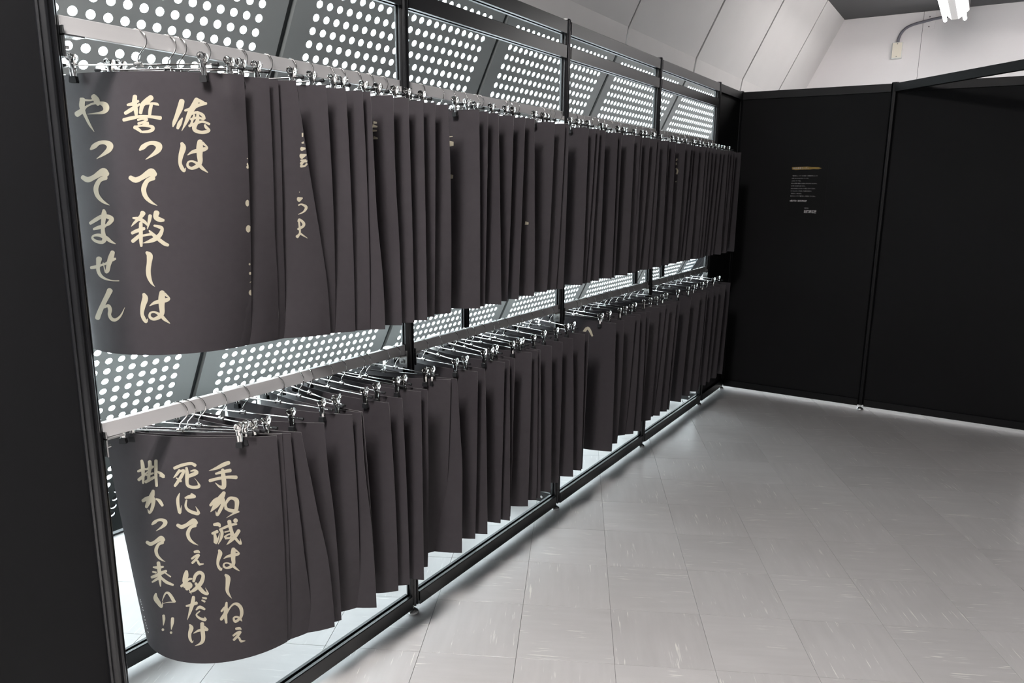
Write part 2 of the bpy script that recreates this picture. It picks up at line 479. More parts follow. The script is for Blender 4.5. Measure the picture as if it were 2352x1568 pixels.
# ------------------------------------------------------------------ clip hangers
def hook_mesh():
    b = MB(); r = 0.0014
    pts = [(0, 0, 0.003), (0, 0, 0.012)]
    cz, rad = 0.0465, 0.0215
    a0 = R(-52)
    pe = Vector((0, -rad * math.cos(a0), cz + rad * math.sin(a0)))
    pts += [(0, -0.003, 0.0185), tuple(pe.lerp(Vector((0, -0.003, 0.0185)), 0.45)), tuple(pe)]
    for k in range(1, 15):
        a = a0 + (R(200) - a0) * k / 14
        pts.append((0, -rad * math.cos(a), cz + rad * math.sin(a)))
    b.tube(pts, r, 8)
    # saddle that grips the bar
    b.tube([(0, -0.008, 0.0012), (0, -0.007, 0.0012), (0, 0.007, 0.0012), (0, 0.008, 0.0012)], [0.0022, 0.0042, 0.0042, 0.0022], 10)
    b.box(-0.0038, 0.0038, -0.0085, -0.0060, -0.004, 0.002); b.box(-0.0038, 0.0038, 0.0060, 0.0085, -0.004, 0.002)
    b.tube([(0, 0, 0.002), (0, 0, 0.008)], [0.0042, 0.0020], 10)
    return b.mesh('hook', M['chrome'], True)
def bar_mesh():
    b = MB(); b.tube([(0, -0.158, 0), (0, 0.158, 0)], 0.0018, 8, False); return b.mesh('bar', M['chrome'], True)
def endcap_mesh():
    b = MB(); b.tube([(0, 0, 0), (0, 0.003, 0), (0, 0.012, 0), (0, 0.0135, 0)], [0.0026, 0.003, 0.0044, 0.0036], 10)
    return b.mesh('end_cap', M['rubber'], True)
def clip_mesh():
    """pair of pressed plates: round head with a dimple, pinched waist, ribbed body"""
    b = MB()
    for s in (-1, 1):
        def X(z): return s * (0.0016 + 0.0085 * max(0.0, (z + 0.030) / 0.052) ** 1.3)
        prof = [(-0.024, 0.0058), (-0.016, 0.0060), (-0.008, 0.0060), (-0.002, 0.0052), (0.003, 0.0048), (0.007, 0.0062),
                (0.011, 0.0078), (0.015, 0.0082), (0.019, 0.0072), (0.0222, 0.0045), (0.0232, 0.0016)]
        n = len(b.v)
        for z, wd in prof:
            for t in (-1, -0.5, 0, 0.5, 1):
                bulge = 0.0
                if z < -0.004: bulge = 0.0012 if abs(t) == 0.5 else 0.0
                b.v.append((X(z) + s * (bulge - 0.0016 * abs(t) ** 3), t * wd, z))
        for i in range(len(prof) - 1):
            for k in range(4):
                a = n + i * 5 + k; b.f.append((a, a + 1, a + 6, a + 5)); b.mi.append(0)
        # rolled head with a dimple
        cz = 0.0145; ring = []
        n = len(b.v); seg = 14
        for rr, off in ((0.0080, 0.0004), (0.0074, 0.0022), (0.0056, 0.0022), (0.0036, -0.0004), (0.0, -0.0014)):
            for k in range(seg):
                a = 2 * math.pi * k / seg
                zz = cz + rr * math.sin(a)
                b.v.append((X(zz) + s * off, rr * math.cos(a), zz))
        for i in range(4):
            for k in range(seg):
                a = n + i * seg + k; c2 = n + i * seg + (k + 1) % seg
                b.f.append((a, c2, c2 + seg, a + seg)); b.mi.append(0)
    b.tube([(-0.004, -0.0062, 0.0035), (-0.004, 0.0062, 0.0035)], 0.0022, 8)
    b.tube([(0.004, -0.0062, 0.0035), (0.004, 0.0062, 0.0035)], 0.0022, 8)
    return b.mesh('clip', M['chrome'], True)
def tip_mesh():
    b = MB()
    for s in (-1, 1):
        x0, x1 = (0.0007, 0.0050) if s > 0 else (-0.0050, -0.0007)
        pr = [(-0.0066, -0.0215), (0.0066, -0.0215), (0.0080, -0.032), (0.0070, -0.0345), (-0.0070, -0.0345), (-0.0080, -0.032)]
        b.prism(pr, x0, x1, lambda u, v, a: (a, u, v))
    return b.mesh('rubber_tip', M['rubber'])
HOOK, BAR, ECAP, CLIP, TIP = hook_mesh(), bar_mesh(), endcap_mesh(), clip_mesh(), tip_mesh()
ECAP_B = ECAP
def make_hanger(x, z, ang, label, group, rng):
    o = tag(empty('clip_hanger', (x, 0, z - DROP), ang), label, 'hanger', group)
    inst('hook', HOOK, o); inst('bar', BAR, o)
    inst('end_cap', ECAP, o, (0, 0.156, 0)); inst('end_cap', ECAP, o, (0, -0.156, 0), (0, 0, math.pi))
    for s in (-1, 1):
        c_ = inst('clip', CLIP, o, (0, s * (0.138 + rng.uniform(-0.006, 0.006)), 0), (0, rng.uniform(-0.05, 0.05), 0))
        inst('rubber_tip', TIP, c_)
    return o

UX = [0.173, 0.239, 0.263, 0.324, 0.421, 0.494, 0.569, 0.627, 0.695, 0.735, 0.794, 0.842, 0.899, 1.068, 1.166, 1.226, 1.286, 1.352, 1.378, 1.526, 1.555, 1.605, 1.794, 1.841, 1.87, 1.926, 2.064, 2.131, 2.202, 2.259, 2.325, 2.409, 2.466, 2.496, 2.601, 2.686, 2.757, 2.858, 2.93, 3.06, 3.106, 3.164, 3.218, 3.281, 3.366, 3.433, 3.528, 3.591, 3.65, 3.714, 3.775, 3.859]
UA = [26.5, 23.5, 24.0, 14.0, 12.5, 7.5, 1.0, -9.0, -4.0, 0.5, 1.0, 3.5, 4.0, -4.5, -17.5, -18.0, -11.0, -9.5, -3.0, -6.0, 5.5, 2.0, -8.5, -4.0, -3.0, -4.5, -10.0, -15.5, -1.5, 1.0, -12.5, -12.0, -5.5, -4.0, -7.0, -20.0, -17.0, -9.5, -7.5, -25.0, -18.0, -9.0, -10.5, -11.0, -15.0, -13.0, -19.0, -15.0, -15.5, -17.5, -19.0, -15.5]
LX = [0.196, 0.215, 0.244, 0.304, 0.367, 0.476, 0.545, 0.581, 0.649, 0.701, 0.776, 0.8, 0.875, 0.931, 1.066, 1.144, 1.23, 1.294, 1.335, 1.392, 1.453, 1.488, 1.544, 1.646, 1.73, 1.813, 1.901, 2.112, 2.146, 2.215, 2.283, 2.363, 2.43, 2.483, 2.565, 2.656, 2.726, 2.823, 2.907, 3.091, 3.201, 3.296, 3.397, 3.484, 3.59, 3.666, 3.779, 3.879]
LA = [28.2, 28.4, 21.2, 8.7, 15.2, 9.1, -2.7, -11.6, -2.0, -2.6, -0.8, 1.2, 14.6, -0.8, -4.9, -15.8, -8.2, -15.8, -17.2, -4.5, -9.5, -12.9, -6.4, -11.5, -11.9, -7.8, -20.1, -8.9, -15.8, -13.3, 2.2, -6.1, -4.9, -4.7, 14.1, 5.8, -0.4, -0.9, -9.9, -13.5, -2.1, -1.3, -16.4, -12.1, -13.4, 0.9, -24.7, -24.0]

# ------------------------------------------------------------------ posters: A2 card, curled
PW, PH = 0.21, 0.594
NU, NV = 22, 14
def sheet_grid(xh, zt, th0, th1, a0, a1, sx0, sx, sy, nu=NU, nv=NV, dent=0.0):
    s = np.linspace(-PW, PW, nu + 1)[None, :]; v = np.linspace(0, 1, nv + 1)[:, None]
    th = th0 + (th1 - th0) * v; a = a0 + (a1 - a0) * v
    Rr = PW / th; ph = s / Rr
    al = Rr * np.sin(ph); n = Rr * (1 - np.cos(ph)) - Rr * (1 - np.sin(th) / th)
    n = n - dent * np.exp(-((s + 0.172 + 0.14 * v) / 0.014) ** 2 - ((v - 0.085) / 0.055) ** 2)
    x = xh + n * np.cos(a) - al * np.sin(a) + sx0 + sx * v
    y = al * np.cos(a) + n * np.sin(a) + sy * v
    z = np.broadcast_to(zt - PH * v, x.shape)
    return np.stack([x, y, z], -1)

def push_apart(g, prevs, gap=0.0025):
    """keep each card behind the ones hung before it, as touching cards do: rows slide back, smoothly down the sheet"""
    need = np.zeros(NV + 1)
    for q in prevs:
        for j in range(NV + 1):
            lim = np.interp(g[j, :, 1], q[j, :, 1], q[j, :, 0], left=-9, right=-9) + gap
            over = q[j, 0, 1] - g[j, :, 1]
            lim = np.where(over > 0, q[j, 0, 0] + gap - 0.7 * over, lim)
            need[j] = max(need[j], (lim - g[j, :, 0]).max())
    for _ in range(4):
        need = np.maximum(need, np.maximum(np.concatenate([need[1:], need[-1:]]), np.concatenate([need[:1], need[:-1]])) * 0.97 - 0.0005)
    ker = np.array([1, 2, 3, 2, 1]) / 9
    need = np.convolve(np.pad(np.maximum(need, 0), 2, mode='edge'), ker, 'valid')
    g[:, :, 0] += need[:, None]
    return g

def sheet_mesh(g, th=0.0007):
    nv, nu = g.shape[:2]
    du = np.gradient(g, axis=1); dv = np.gradient(g, axis=0)
    nrm = np.cross(du, dv); nrm /= np.linalg.norm(nrm, axis=2, keepdims=True) + 1e-12
    back = g + np.where(nrm[..., :1] > 0, nrm, -nrm) * th
    N = nv * nu
    f = []; mi = []
    for j in range(nv - 1):
        for i in range(nu - 1):
            a = j * nu + i
            f.append((a, a + nu, a + nu + 1, a + 1)); f.append((N + a, N + a + 1, N + a + nu + 1, N + a + nu)); mi += [0, 0]
    per = [(0, i) for i in range(nu)] + [(j, nu - 1) for j in range(1, nv)] + [(nv - 1, i) for i in range(nu - 2, -1, -1)] + [(j, 0) for j in range(nv - 2, 0, -1)]
    ids = [j * nu + i for j, i in per]
    gf, bf = g.reshape(-1, 3), back.reshape(-1, 3); nr = len(ids)
    V = np.concatenate([gf, bf, gf[ids], bf[ids]])
    for k in range(nr):
        a, b_ = 2 * N + k, 2 * N + (k + 1) % nr
        f.append((a, b_, b_ + nr, a + nr)); mi.append(1)
    me = bpy.data.meshes.new('card'); me.from_pydata([tuple(p) for p in V], [], f)
    me.materials.append(M['poster']); me.materials.append(M['card_edge'])
    me.polygons.foreach_set('material_index', mi)
    me.polygons.foreach_set('use_smooth', [m_ == 0 for m_ in mi])
    me.update()
    return me

ORD = ['first', 'second', 'third', 'fourth', 'fifth', 'sixth', 'seventh', 'eighth', 'ninth', 'tenth', 'eleventh', 'twelfth', 'thirteenth', 'fourteenth']
SHEETS = []
rng = random.Random(11)
def hang_row(xs, angs, zr, row):
    prevs = []; last = [0.95, R(8), 0.03]
    bays = [min(3, int(x / MOD)) for x in xs]
    zt = zr - DROP - 0.014
    for k, (x, a) in enumerate(zip(xs, angs)):
        later = sum(1 for b2 in range(k + 1, len(xs)) if bays[b2] == bays[k])
        where = f"{row} rail, {ORD[3 - bays[k]]} bay from the notice wall, {ORD[later]} along from that wall"
        make_hanger(x, zr, R(a), 'chrome clip hanger, ' + where, f'clip hangers on the {row} rail', rng)
        fine = None
        if k == 0:
            q = (x, zt, 0.288, 0.937, 0.4887, 0.570, 0.0107, 0.0336, 0.0318) if row == 'lower' else (x, zt, 0.537, 1.015, 0.4625, 0.724, 0.0047, 0.030, 0.0505)
            g = sheet_grid(*q); fine = sheet_grid(*q, nu=66, nv=60, dent=0.007 if row == 'upper' else 0.0)
        else:
            low_ = row == 'lower'
            f0 = math.exp(-max(0, k - 2) / 2.0)
            th0 = f0 * (0.288 if low_ else 0.537) + (1 - f0) * rng.uniform(0.22, 0.40)
            w1 = f0 * (0.937 if low_ else 1.015) + (1 - f0) * rng.uniform(0.2, 1.15)
            th1 = (1 - f0) * 0.45 * last[0] + (0.55 + 0.45 * f0) * w1
            tw = (1 - f0) * 0.4 * last[1] + (0.6 + 0.4 * f0) * (f0 * (0.081 if low_ else 0.262) + (1 - f0) * R(rng.uniform(-7, 8)))
            sx = (1 - f0) * (0.6 * last[2] + 0.4 * rng.uniform(0.0, 0.045)) + f0 * 0.031
            sy = (1 - f0) * rng.uniform(0.01, 0.035) + f0 * (0.0318 if low_ else 0.0505)
            last = [th1, tw, sx]
            g = sheet_grid(x, zt, th0, th1, R(a), R(a) + tw, 0.006, sx, sy)
        g = push_apart(g.copy(), prevs[-4:])
        # stay clear of the post that closes this bay
        xp_ = POSTX[bays[k] + 1] - 0.0235
        for j in range(NV + 1):
            near = np.abs(g[j, :, 1]) < 0.034
            if near.any(): g[j, :, 0] -= max(0.0, (g[j, near, 0] - xp_).max())
        prevs.append(g)
        gs = g if fine is None else fine; nu_, nv_ = gs.shape[1] - 1, gs.shape[0] - 1
        o = inst('quote_poster', sheet_mesh(gs))
        if k == 0:
            lab = ('dark poster with fourteen large gold brush characters in three columns, upper rail' if row == 'upper'
                   else 'dark poster with three dense columns of gold brush characters, lower rail')
        else:
            lab = 'dark poster, ' + where
        tag(o, lab, 'poster', f'dark posters on the {row} rail')
        bv = BVHTree.FromPolygons([Vector(p) for p in gs.reshape(-1, 3)], [(j * (nu_ + 1) + i, (j + 1) * (nu_ + 1) + i, (j + 1) * (nu_ + 1) + i + 1, j * (nu_ + 1) + i + 1) for j in range(nv_) for i in range(nu_)])
        SHEETS.append((o, bv, row, k))
hang_row(UX, UA, ZU, 'upper')
hang_row(LX, LA, ZL, 'lower')

# ------------------------------------------------------------------ brush lettering, traced stroke by stroke
CAMV = Vector(CAM)
def catmull(pts, n=5):
    out = []
    P_ = [pts[0]] + list(pts) + [pts[-1]]
    for i in range(1, len(P_) - 2):
        p0, p1, p2, p3 = (np.array(P_[i + d], float) for d in (-1, 0, 1, 2))
        for t in np.linspace(0, 1, n, endpoint=False):
            out.append(0.5 * ((2 * p1) + (-p0 + p2) * t + (2 * p0 - 5 * p1 + 4 * p2 - p3) * t * t + (-p0 + 3 * p1 - 3 * p2 + p3) * t ** 3))
    out.append(np.array(P_[-2], float))
    return out
def stroke_polys(st):
    """(x, y, width) control points -> list of small polygons in the same plane"""
    if len(st) == 1:
        x, y, w = st[0]
        return [[(x + w / 2 * math.cos(2 * math.pi * k / 12), y + w / 2 * math.sin(2 * math.pi * k / 12)) for k in range(12)]]
    c_ = catmull(st); polys = []; L_ = []; Rr = []
    for i, q in enumerate(c_):
        d = c_[min(i + 1, len(c_) - 1)][:2] - c_[max(i - 1, 0)][:2]
        d = d / (np.linalg.norm(d) + 1e-9); n = np.array([-d[1], d[0]]); w = max(q[2], 2.0) / 2
        L_.append(q[:2] + n * w); Rr.append(q[:2] - n * w)
    for i in range(len(c_) - 1): polys.append([tuple(L_[i]), tuple(L_[i + 1]), tuple(Rr[i + 1]), tuple(Rr[i])])
    for q, e, sg in ((c_[0], c_[1], -1), (c_[-1], c_[-2], -1)):
        if q[2] < 12: continue
        d = (e[:2] - q[:2]) / (np.linalg.norm(e[:2] - q[:2]) + 1e-9); n = np.array([-d[1], d[0]]); w = q[2] / 2
        polys.append([tuple(q[:2] + n * w * math.cos(t) - d * w * 0.75 * math.sin(t)) for t in np.linspace(0, math.pi, 7)])
    return polys
def write_on(sheet, strokes, conv, name='lettering', mm='gold_ink'):
    o, bv = sheet[0], sheet[1]
    mb = MB(); k_off = 0
    for st in strokes:
        k_off += 1
        for poly in stroke_polys(st):
            vs = []
            for x, y in poly:
                px, py = conv(x, y)
                hit, nrm, idx, dist = bv.ray_cast(CAMV, ray(px, py))
                if hit is None: vs = None; break
                d = (CAMV - hit).normalized()
                if nrm.dot(d) < 0: nrm = -nrm
                vs.append(hit + nrm * (0.0005 + 0.00001 * (k_off % 9)))
            if vs: mb.add(vs, [tuple(range(len(vs)))])
    if mb.v:
        me = mb.mesh(name, M[mm], fix=False)
        return inst(name, me, o)

def shift(st, dx=0, dy=0, sx=1, sy=1, ox=0, oy=0):
    w = (sx + sy) / 2
    return [[((x - ox) * sx + ox + dx, (y - oy) * sy + oy + dy, s * w) for x, y, s in q] for q in st]
G = {}
G['ya'] = [[(195, 430, 70), (250, 392, 62), (310, 338, 26), (390, 302, 26), (470, 296, 38), (530, 320, 72), (545, 365, 72), (510, 405, 42), (420, 420, 20), (320, 428, 6)],
           [(262, 255, 66), (255, 330, 68), (275, 400, 46), (310, 480, 35), (350, 560, 28), (402, 640, 5)],
           [(240, 248, 36), (300, 262, 24), (370, 262, 20), (400, 240, 30)], [(392, 215, 62), (430, 262, 74), (450, 310, 46)]]
G['tsu'] = [[(360, 850, 26), (400, 815, 60), (460, 775, 46), (530, 768, 50), (588, 800, 78), (580, 850, 68), (520, 905, 40), (430, 965, 6)]]
G['te'] = [[(262, 1185, 52), (325, 1215, 66), (400, 1185, 60), (470, 1140, 78), (515, 1125, 100), (555, 1150, 64)],
           [(540, 1190, 56), (470, 1220, 52), (430, 1290, 60), (424, 1350, 58), (450, 1420, 50), (510, 1480, 34), (585, 1522, 5)]]
G['chikau'] = [[(890, 215, 52), (885, 300, 62), (900, 380, 52), (905, 435, 38)], [(800, 318, 26), (860, 305, 44), (930, 272, 30)], [(775, 418, 42), (850, 372, 48), (945, 310, 26)],
               [(1085, 230, 66), (1040, 265, 70), (985, 310, 58), (968, 355, 48), (958, 415, 40)], [(990, 312, 24), (1080, 300, 26), (1150, 308, 34), (1178, 325, 8)], [(1085, 320, 40), (1072, 380, 42), (1066, 440, 36)],
               [(755, 498, 42), (850, 476, 44), (960, 456, 34), (1080, 460, 36), (1195, 475, 48)],
               [(925, 498, 26), (980, 484, 28), (1035, 492, 30), (1000, 515, 20), (930, 538, 24)], [(930, 545, 28), (1000, 530, 24), (1048, 540, 34), (985, 556, 18)],
               [(888, 585, 46), (930, 612, 38), (965, 640, 30)], [(885, 582, 26), (980, 566, 24), (1090, 578, 38), (1102, 610, 46), (1055, 636, 36), (980, 642, 30)]]
G['ore'] = [[(1452, 272, 66), (1432, 350, 72), (1392, 450, 54), (1360, 530, 44), (1345, 578, 14)], [(1458, 475, 16), (1425, 540, 50), (1402, 598, 34)],
            [(1632, 255, 62), (1602, 320, 72), (1555, 400, 66), (1500, 530, 38), (1450, 630, 6)], [(1490, 385, 26), (1570, 360, 40), (1660, 320, 38), (1742, 300, 34)], [(1650, 260, 34), (1700, 290, 44), (1735, 305, 22)],
            [(1572, 420, 36), (1640, 408, 28), (1700, 440, 40), (1722, 482, 32)], [(1562, 490, 32), (1640, 470, 28), (1712, 490, 28)], [(1542, 570, 32), (1620, 540, 34), (1700, 518, 28), (1782, 548, 28)],
            [(1640, 402, 28), (1640, 500, 44), (1602, 580, 54), (1615, 625, 46), (1680, 646, 40), (1745, 640, 42), (1782, 622, 26), (1745, 588, 36), (1728, 560, 26)], [(1600, 440, 24), (1560, 560, 30)]]
G['ha'] = [[(1450, 778, 36), (1467, 830, 70), (1442, 920, 60), (1430, 1010, 42), (1450, 1070, 46), (1480, 1108, 36), (1496, 1072, 6)],
           [(1670, 756, 62), (1665, 830, 80), (1665, 920, 68), (1670, 1000, 58), (1640, 1048, 52), (1570, 1078, 36), (1522, 1050, 32), (1532, 1002, 24), (1590, 996, 24), (1660, 1040, 40), (1700, 1080, 38), (1765, 1130, 8)],
           [(1520, 920, 8), (1580, 882, 38), (1660, 862, 50), (1732, 846, 46), (1756, 826, 18), (1700, 775, 36)]]
G['ma'] = [[(355, 222, 38), (420, 180, 48), (500, 138, 46), (580, 148, 52), (612, 178, 54), (575, 225, 46), (535, 255, 16)], [(395, 293, 26), (450, 275, 44), (530, 252, 44)],
           [(516, 66, 34), (520, 112, 64), (510, 200, 52), (505, 300, 48), (515, 370, 54), (528, 408, 56), (500, 448, 44), (430, 440, 36), (382, 405, 28), (395, 372, 26), (460, 365, 38), (540, 395, 48), (600, 440, 34), (660, 470, 6)]]
G['se'] = [[(365, 755, 36), (420, 746, 40), (480, 726, 28), (540, 706, 28), (600, 672, 36), (655, 648, 28)], [(622, 570, 54), (600, 640, 68), (575, 720, 54), (560, 795, 46), (535, 800, 20), (508, 690, 8)],
           [(460, 648, 72), (450, 720, 50), (450, 790, 44), (480, 850, 38), (540, 890, 24), (620, 910, 12), (698, 912, 12)]]
G['n'] = [[(590, 1028, 70), (560, 1090, 62), (510, 1190, 58), (462, 1300, 62), (442, 1358, 62)], [(520, 1232, 24), (570, 1212, 40), (592, 1260, 48), (585, 1320, 40), (612, 1370, 42), (660, 1380, 36), (720, 1330, 22), (768, 1232, 4)]]
G['koro'] = [[(985, 100, 66), (960, 142, 48), (880, 220, 28), (845, 262, 5)], [(866, 158, 20), (940, 170, 44), (1010, 210, 38), (1035, 245, 16)],
             [(855, 340, 36), (920, 310, 44), (1000, 285, 38)], [(960, 222, 42), (960, 330, 48), (962, 430, 44), (966, 495, 30)], [(862, 438, 44), (920, 390, 44), (962, 350, 26)], [(985, 370, 28), (1040, 360, 28), (1100, 350, 38)],
             [(1150, 95, 70), (1140, 150, 58), (1190, 180, 56), (1232, 186, 34)], [(1072, 132, 44), (1060, 200, 38), (1038, 292, 8)],
             [(1120, 250, 24), (1180, 265, 40), (1216, 288, 38), (1190, 360, 52), (1130, 410, 56), (1060, 440, 38), (985, 460, 5)], [(1062, 312, 20), (1110, 360, 40), (1180, 420, 44), (1240, 465, 46), (1285, 484, 36)]]
G['shi'] = [[(1030, 572, 34), (1066, 612, 72), (1060, 700, 58), (1050, 790, 58), (1060, 870, 52), (1090, 940, 28), (1128, 982, 4)]]
c1 = lambda x, y: (140 + x / 5.226, 180 + y / 5.226)
c2 = lambda x, y: (140 + x / 5.226, 470 + y / 5.226)
c3 = lambda x, y: (290 + x / 6.273, 1030 + y / 6.273)
c4 = lambda x, y: (290 + x / 6.273, 1250 + y / 6.273)
up0 = [s for s in SHEETS if s[2] == 'upper' and s[3] == 0][0]
lo0 = [s for s in SHEETS if s[2] == 'lower' and s[3] == 0][0]
for nm, dx, dy in (('ya', 0, 0), ('tsu', 0, 0), ('te', 0, 0), ('chikau', 0, 0), ('tsu', 587, 8), ('te', 572, 4), ('ore', 0, 0), ('ha', 0, 0)):
    write_on(up0, shift(G[nm], dx, dy), c1)
for nm, dx, dy in (('ma', 0, 0), ('se', 0, 0), ('n', 0, 0), ('koro', 0, 0), ('shi', 0, 0), ('ha', -455, 294)):
    write_on(up0, shift(G[nm], dx, dy), c2)
L3 = {}
L3['te_hand'] = [[(1478, 200, 54), (1400, 230, 58), (1300, 280, 42), (1190, 318, 4)], [(1292, 360, 30), (1380, 335, 44), (1500, 312, 52)], [(1205, 460, 46), (1320, 430, 44), (1450, 410, 44), (1585, 412, 54)],
                 [(1390, 300, 44), (1400, 400, 66), (1410, 490, 66), (1400, 555, 62), (1340, 540, 32), (1285, 490, 8)]]
L3['ka_add'] = [[(1410, 632, 50), (1370, 700, 84), (1310, 790, 84), (1262, 850, 56), (1215, 910, 6)], [(1212, 815, 34), (1290, 750, 76), (1380, 730, 76), (1390, 800, 54), (1350, 890, 48), (1310, 955, 36), (1290, 900, 8)],
                [(1440, 862, 50), (1432, 800, 36), (1480, 722, 46), (1535, 712, 46), (1590, 745, 66), (1592, 830, 58), (1570, 895, 54), (1490, 885, 50), (1440, 862, 40)], [(1622, 905, 26), (1550, 932, 26), (1440, 997, 3)]]
L3['gen'] = [[(1268, 1092, 42), (1330, 1090, 56), (1350, 1122, 26)], [(1240, 1220, 34), (1312, 1192, 48)], [(1270, 1200, 34), (1285, 1290, 48), (1290, 1350, 52), (1330, 1280, 22), (1345, 1210, 6)],
             [(1352, 1160, 36), (1380, 1200, 48), (1370, 1280, 38), (1325, 1375, 10)], [(1360, 1160, 32), (1450, 1120, 38), (1540, 1090, 38), (1590, 1085, 26)], [(1575, 1035, 66)],
             [(1485, 1045, 58), (1500, 1130, 54), (1530, 1220, 48), (1590, 1310, 38), (1650, 1368, 32), (1640, 1288, 5)], [(1622, 1180, 54), (1570, 1260, 54), (1500, 1330, 42), (1445, 1385, 4)], [(1420, 1200, 20), (1500, 1180, 20)],
             [(1420, 1270, 32), (1460, 1240, 22), (1510, 1230, 24), (1500, 1280, 28), (1430, 1290, 32)]]
L3['shi_die'] = [[(695, 280, 44), (800, 238, 46), (930, 212, 42), (995, 240, 46)], [(770, 312, 44), (720, 380, 36), (678, 420, 5)], [(742, 342, 28), (830, 312, 38), (800, 390, 48), (742, 480, 46), (702, 535, 38)], [(722, 420, 18), (790, 468, 32)],
                 [(870, 275, 36), (880, 380, 58), (876, 470, 48), (892, 530, 46), (960, 555, 44), (1048, 542, 46), (1030, 480, 12), (985, 425, 4)], [(880, 402, 46), (960, 372, 56), (1016, 342, 54), (985, 312, 34), (930, 322, 18)]]
L3['ni'] = [[(770, 640, 12), (745, 720, 44), (750, 820, 44), (775, 925, 40), (798, 815, 4)], [(852, 708, 26), (920, 690, 56), (992, 690, 34), (940, 655, 36)], [(870, 740, 24), (857, 820, 34), (890, 880, 42), (970, 920, 48), (1045, 928, 44), (1000, 830, 5)]]
L3['ka_hang'] = [[(225, 172, 40), (240, 260, 56), (245, 400, 42), (246, 495, 30)], [(170, 325, 30), (240, 300, 44), (280, 285, 16)], [(182, 448, 44), (240, 400, 44), (310, 330, 16)],
                 [(340, 185, 54), (345, 260, 56), (330, 360, 46), (325, 455, 46)], [(278, 300, 22), (340, 280, 42), (390, 258, 34)], [(292, 380, 26), (350, 365, 32), (390, 350, 26)], [(282, 478, 44), (340, 445, 46), (400, 412, 40)],
                 [(430, 172, 48), (430, 270, 48), (430, 400, 44), (440, 535, 38)], [(450, 330, 24), (500, 360, 46), (540, 402, 44), (480, 390, 12)]]
L3['ka'] = [[(390, 606, 44), (370, 680, 76), (322, 770, 66), (292, 838, 44)], [(240, 750, 44), (300, 722, 66), (380, 722, 76), (390, 790, 54), (370, 870, 46), (336, 922, 34), (312, 870, 8)], [(432, 722, 22), (480, 750, 48), (522, 815, 42)]]
L4 = {}
L4['shi'] = [[(1430, 436, 34), (1466, 482, 70), (1460, 580, 58), (1455, 660, 48), (1480, 720, 32), (1520, 775, 4)]]
L4['ne'] = [[(1446, 835, 30), (1436, 920, 52), (1430, 1020, 52), (1442, 1125, 34)], [(1372, 960, 28), (1420, 910, 38), (1450, 930, 38), (1420, 1000, 48), (1372, 1070, 46), (1362, 1082, 28)],
            [(1420, 1050, 24), (1480, 930, 24), (1540, 862, 28), (1600, 858, 48), (1650, 910, 52), (1664, 990, 48), (1640, 1060, 38), (1572, 1108, 38), (1548, 1060, 28), (1590, 1040, 28), (1640, 1070, 38), (1668, 1105, 6)]]
L4['e'] = [[(1582, 1212, 34), (1630, 1206, 42), (1655, 1222, 16)], [(1542, 1310, 28), (1600, 1270, 34), (1645, 1258, 32), (1600, 1320, 38), (1550, 1372, 34)], [(1600, 1322, 28), (1630, 1350, 30), (1652, 1388, 32), (1715, 1386, 8), (1645, 1412, 5)]]
L4['yatsu'] = [[(870, 385, 44), (860, 450, 76), (840, 530, 58), (872, 560, 38)], [(795, 600, 36), (840, 560, 38), (900, 500, 34), (948, 492, 22)], [(842, 600, 56), (905, 580, 84), (925, 600, 56), (872, 636, 54)], [(905, 640, 18), (940, 715, 8)],
               [(972, 530, 38), (1000, 440, 48), (1060, 402, 52), (1108, 442, 48), (1090, 530, 58), (1040, 600, 58), (970, 660, 46), (910, 690, 6)], [(1002, 560, 38), (1060, 630, 58), (1120, 690, 48), (1178, 708, 30), (1140, 620, 4)]]
L4['da'] = [[(970, 755, 44), (960, 830, 58), (930, 940, 46), (880, 1088, 4)], [(868, 885, 26), (930, 870, 38), (1015, 842, 46)], [(1008, 940, 18), (1060, 900, 46), (1130, 930, 30)], [(1060, 960, 18), (1012, 1010, 24), (1060, 1060, 34), (1140, 1082, 42), (1130, 1040, 8)], [(1102, 765, 22), (1152, 775, 32)], [(1092, 802, 22), (1132, 820, 30)]]
L4['ke'] = [[(916, 1154, 22), (940, 1200, 62), (916, 1280, 48), (920, 1350, 42), (950, 1408, 22), (970, 1380, 4)], [(970, 1278, 10), (1040, 1240, 34), (1120, 1225, 40), (1172, 1225, 30), (1130, 1180, 22)], [(1095, 1136, 54), (1100, 1230, 62), (1110, 1330, 58), (1100, 1390, 52), (1060, 1430, 32), (990, 1458, 4)]]
L4['kuru'] = [[(465, 262, 52), (475, 350, 54), (485, 480, 48), (496, 600, 16)], [(392, 325, 22), (460, 330, 44), (535, 320, 26)], [(385, 392, 26), (430, 402, 30)], [(370, 470, 40), (450, 440, 48), (530, 400, 48), (578, 380, 34)], [(378, 540, 24), (440, 500, 38), (500, 460, 38)],
              [(545, 395, 18), (640, 462, 22)], [(510, 480, 34), (580, 540, 44), (676, 580, 30)]]
L4['i'] = [[(430, 704, 24), (426, 770, 66), (470, 840, 62), (512, 898, 30), (530, 820, 8)], [(520, 810, 8), (560, 712, 24), (600, 694, 34), (640, 732, 44), (680, 800, 46), (702, 826, 18), (600, 832, 12), (515, 855, 4)]]
L4['bang'] = [[(540, 1022, 38), (545, 1080, 38), (536, 1165, 8)], [(530, 1225, 38)], [(670, 1062, 44), (665, 1130, 44), (650, 1225, 8)], [(648, 1268, 38)]]
for nm in L3: write_on(lo0, L3[nm], c3)
write_on(lo0, shift(G['te'], 730 - 250, 1005 - 1075, 0.92, 0.861, 250, 1075), c3)
write_on(lo0, shift(G['te'], 290 - 250, 1253 - 1075, 0.82, 0.839, 250, 1075), c3)
write_on(lo0, shift(G['tsu'], 360 - 345, 1003 - 742, 0.826, 0.814, 345, 742), c3)
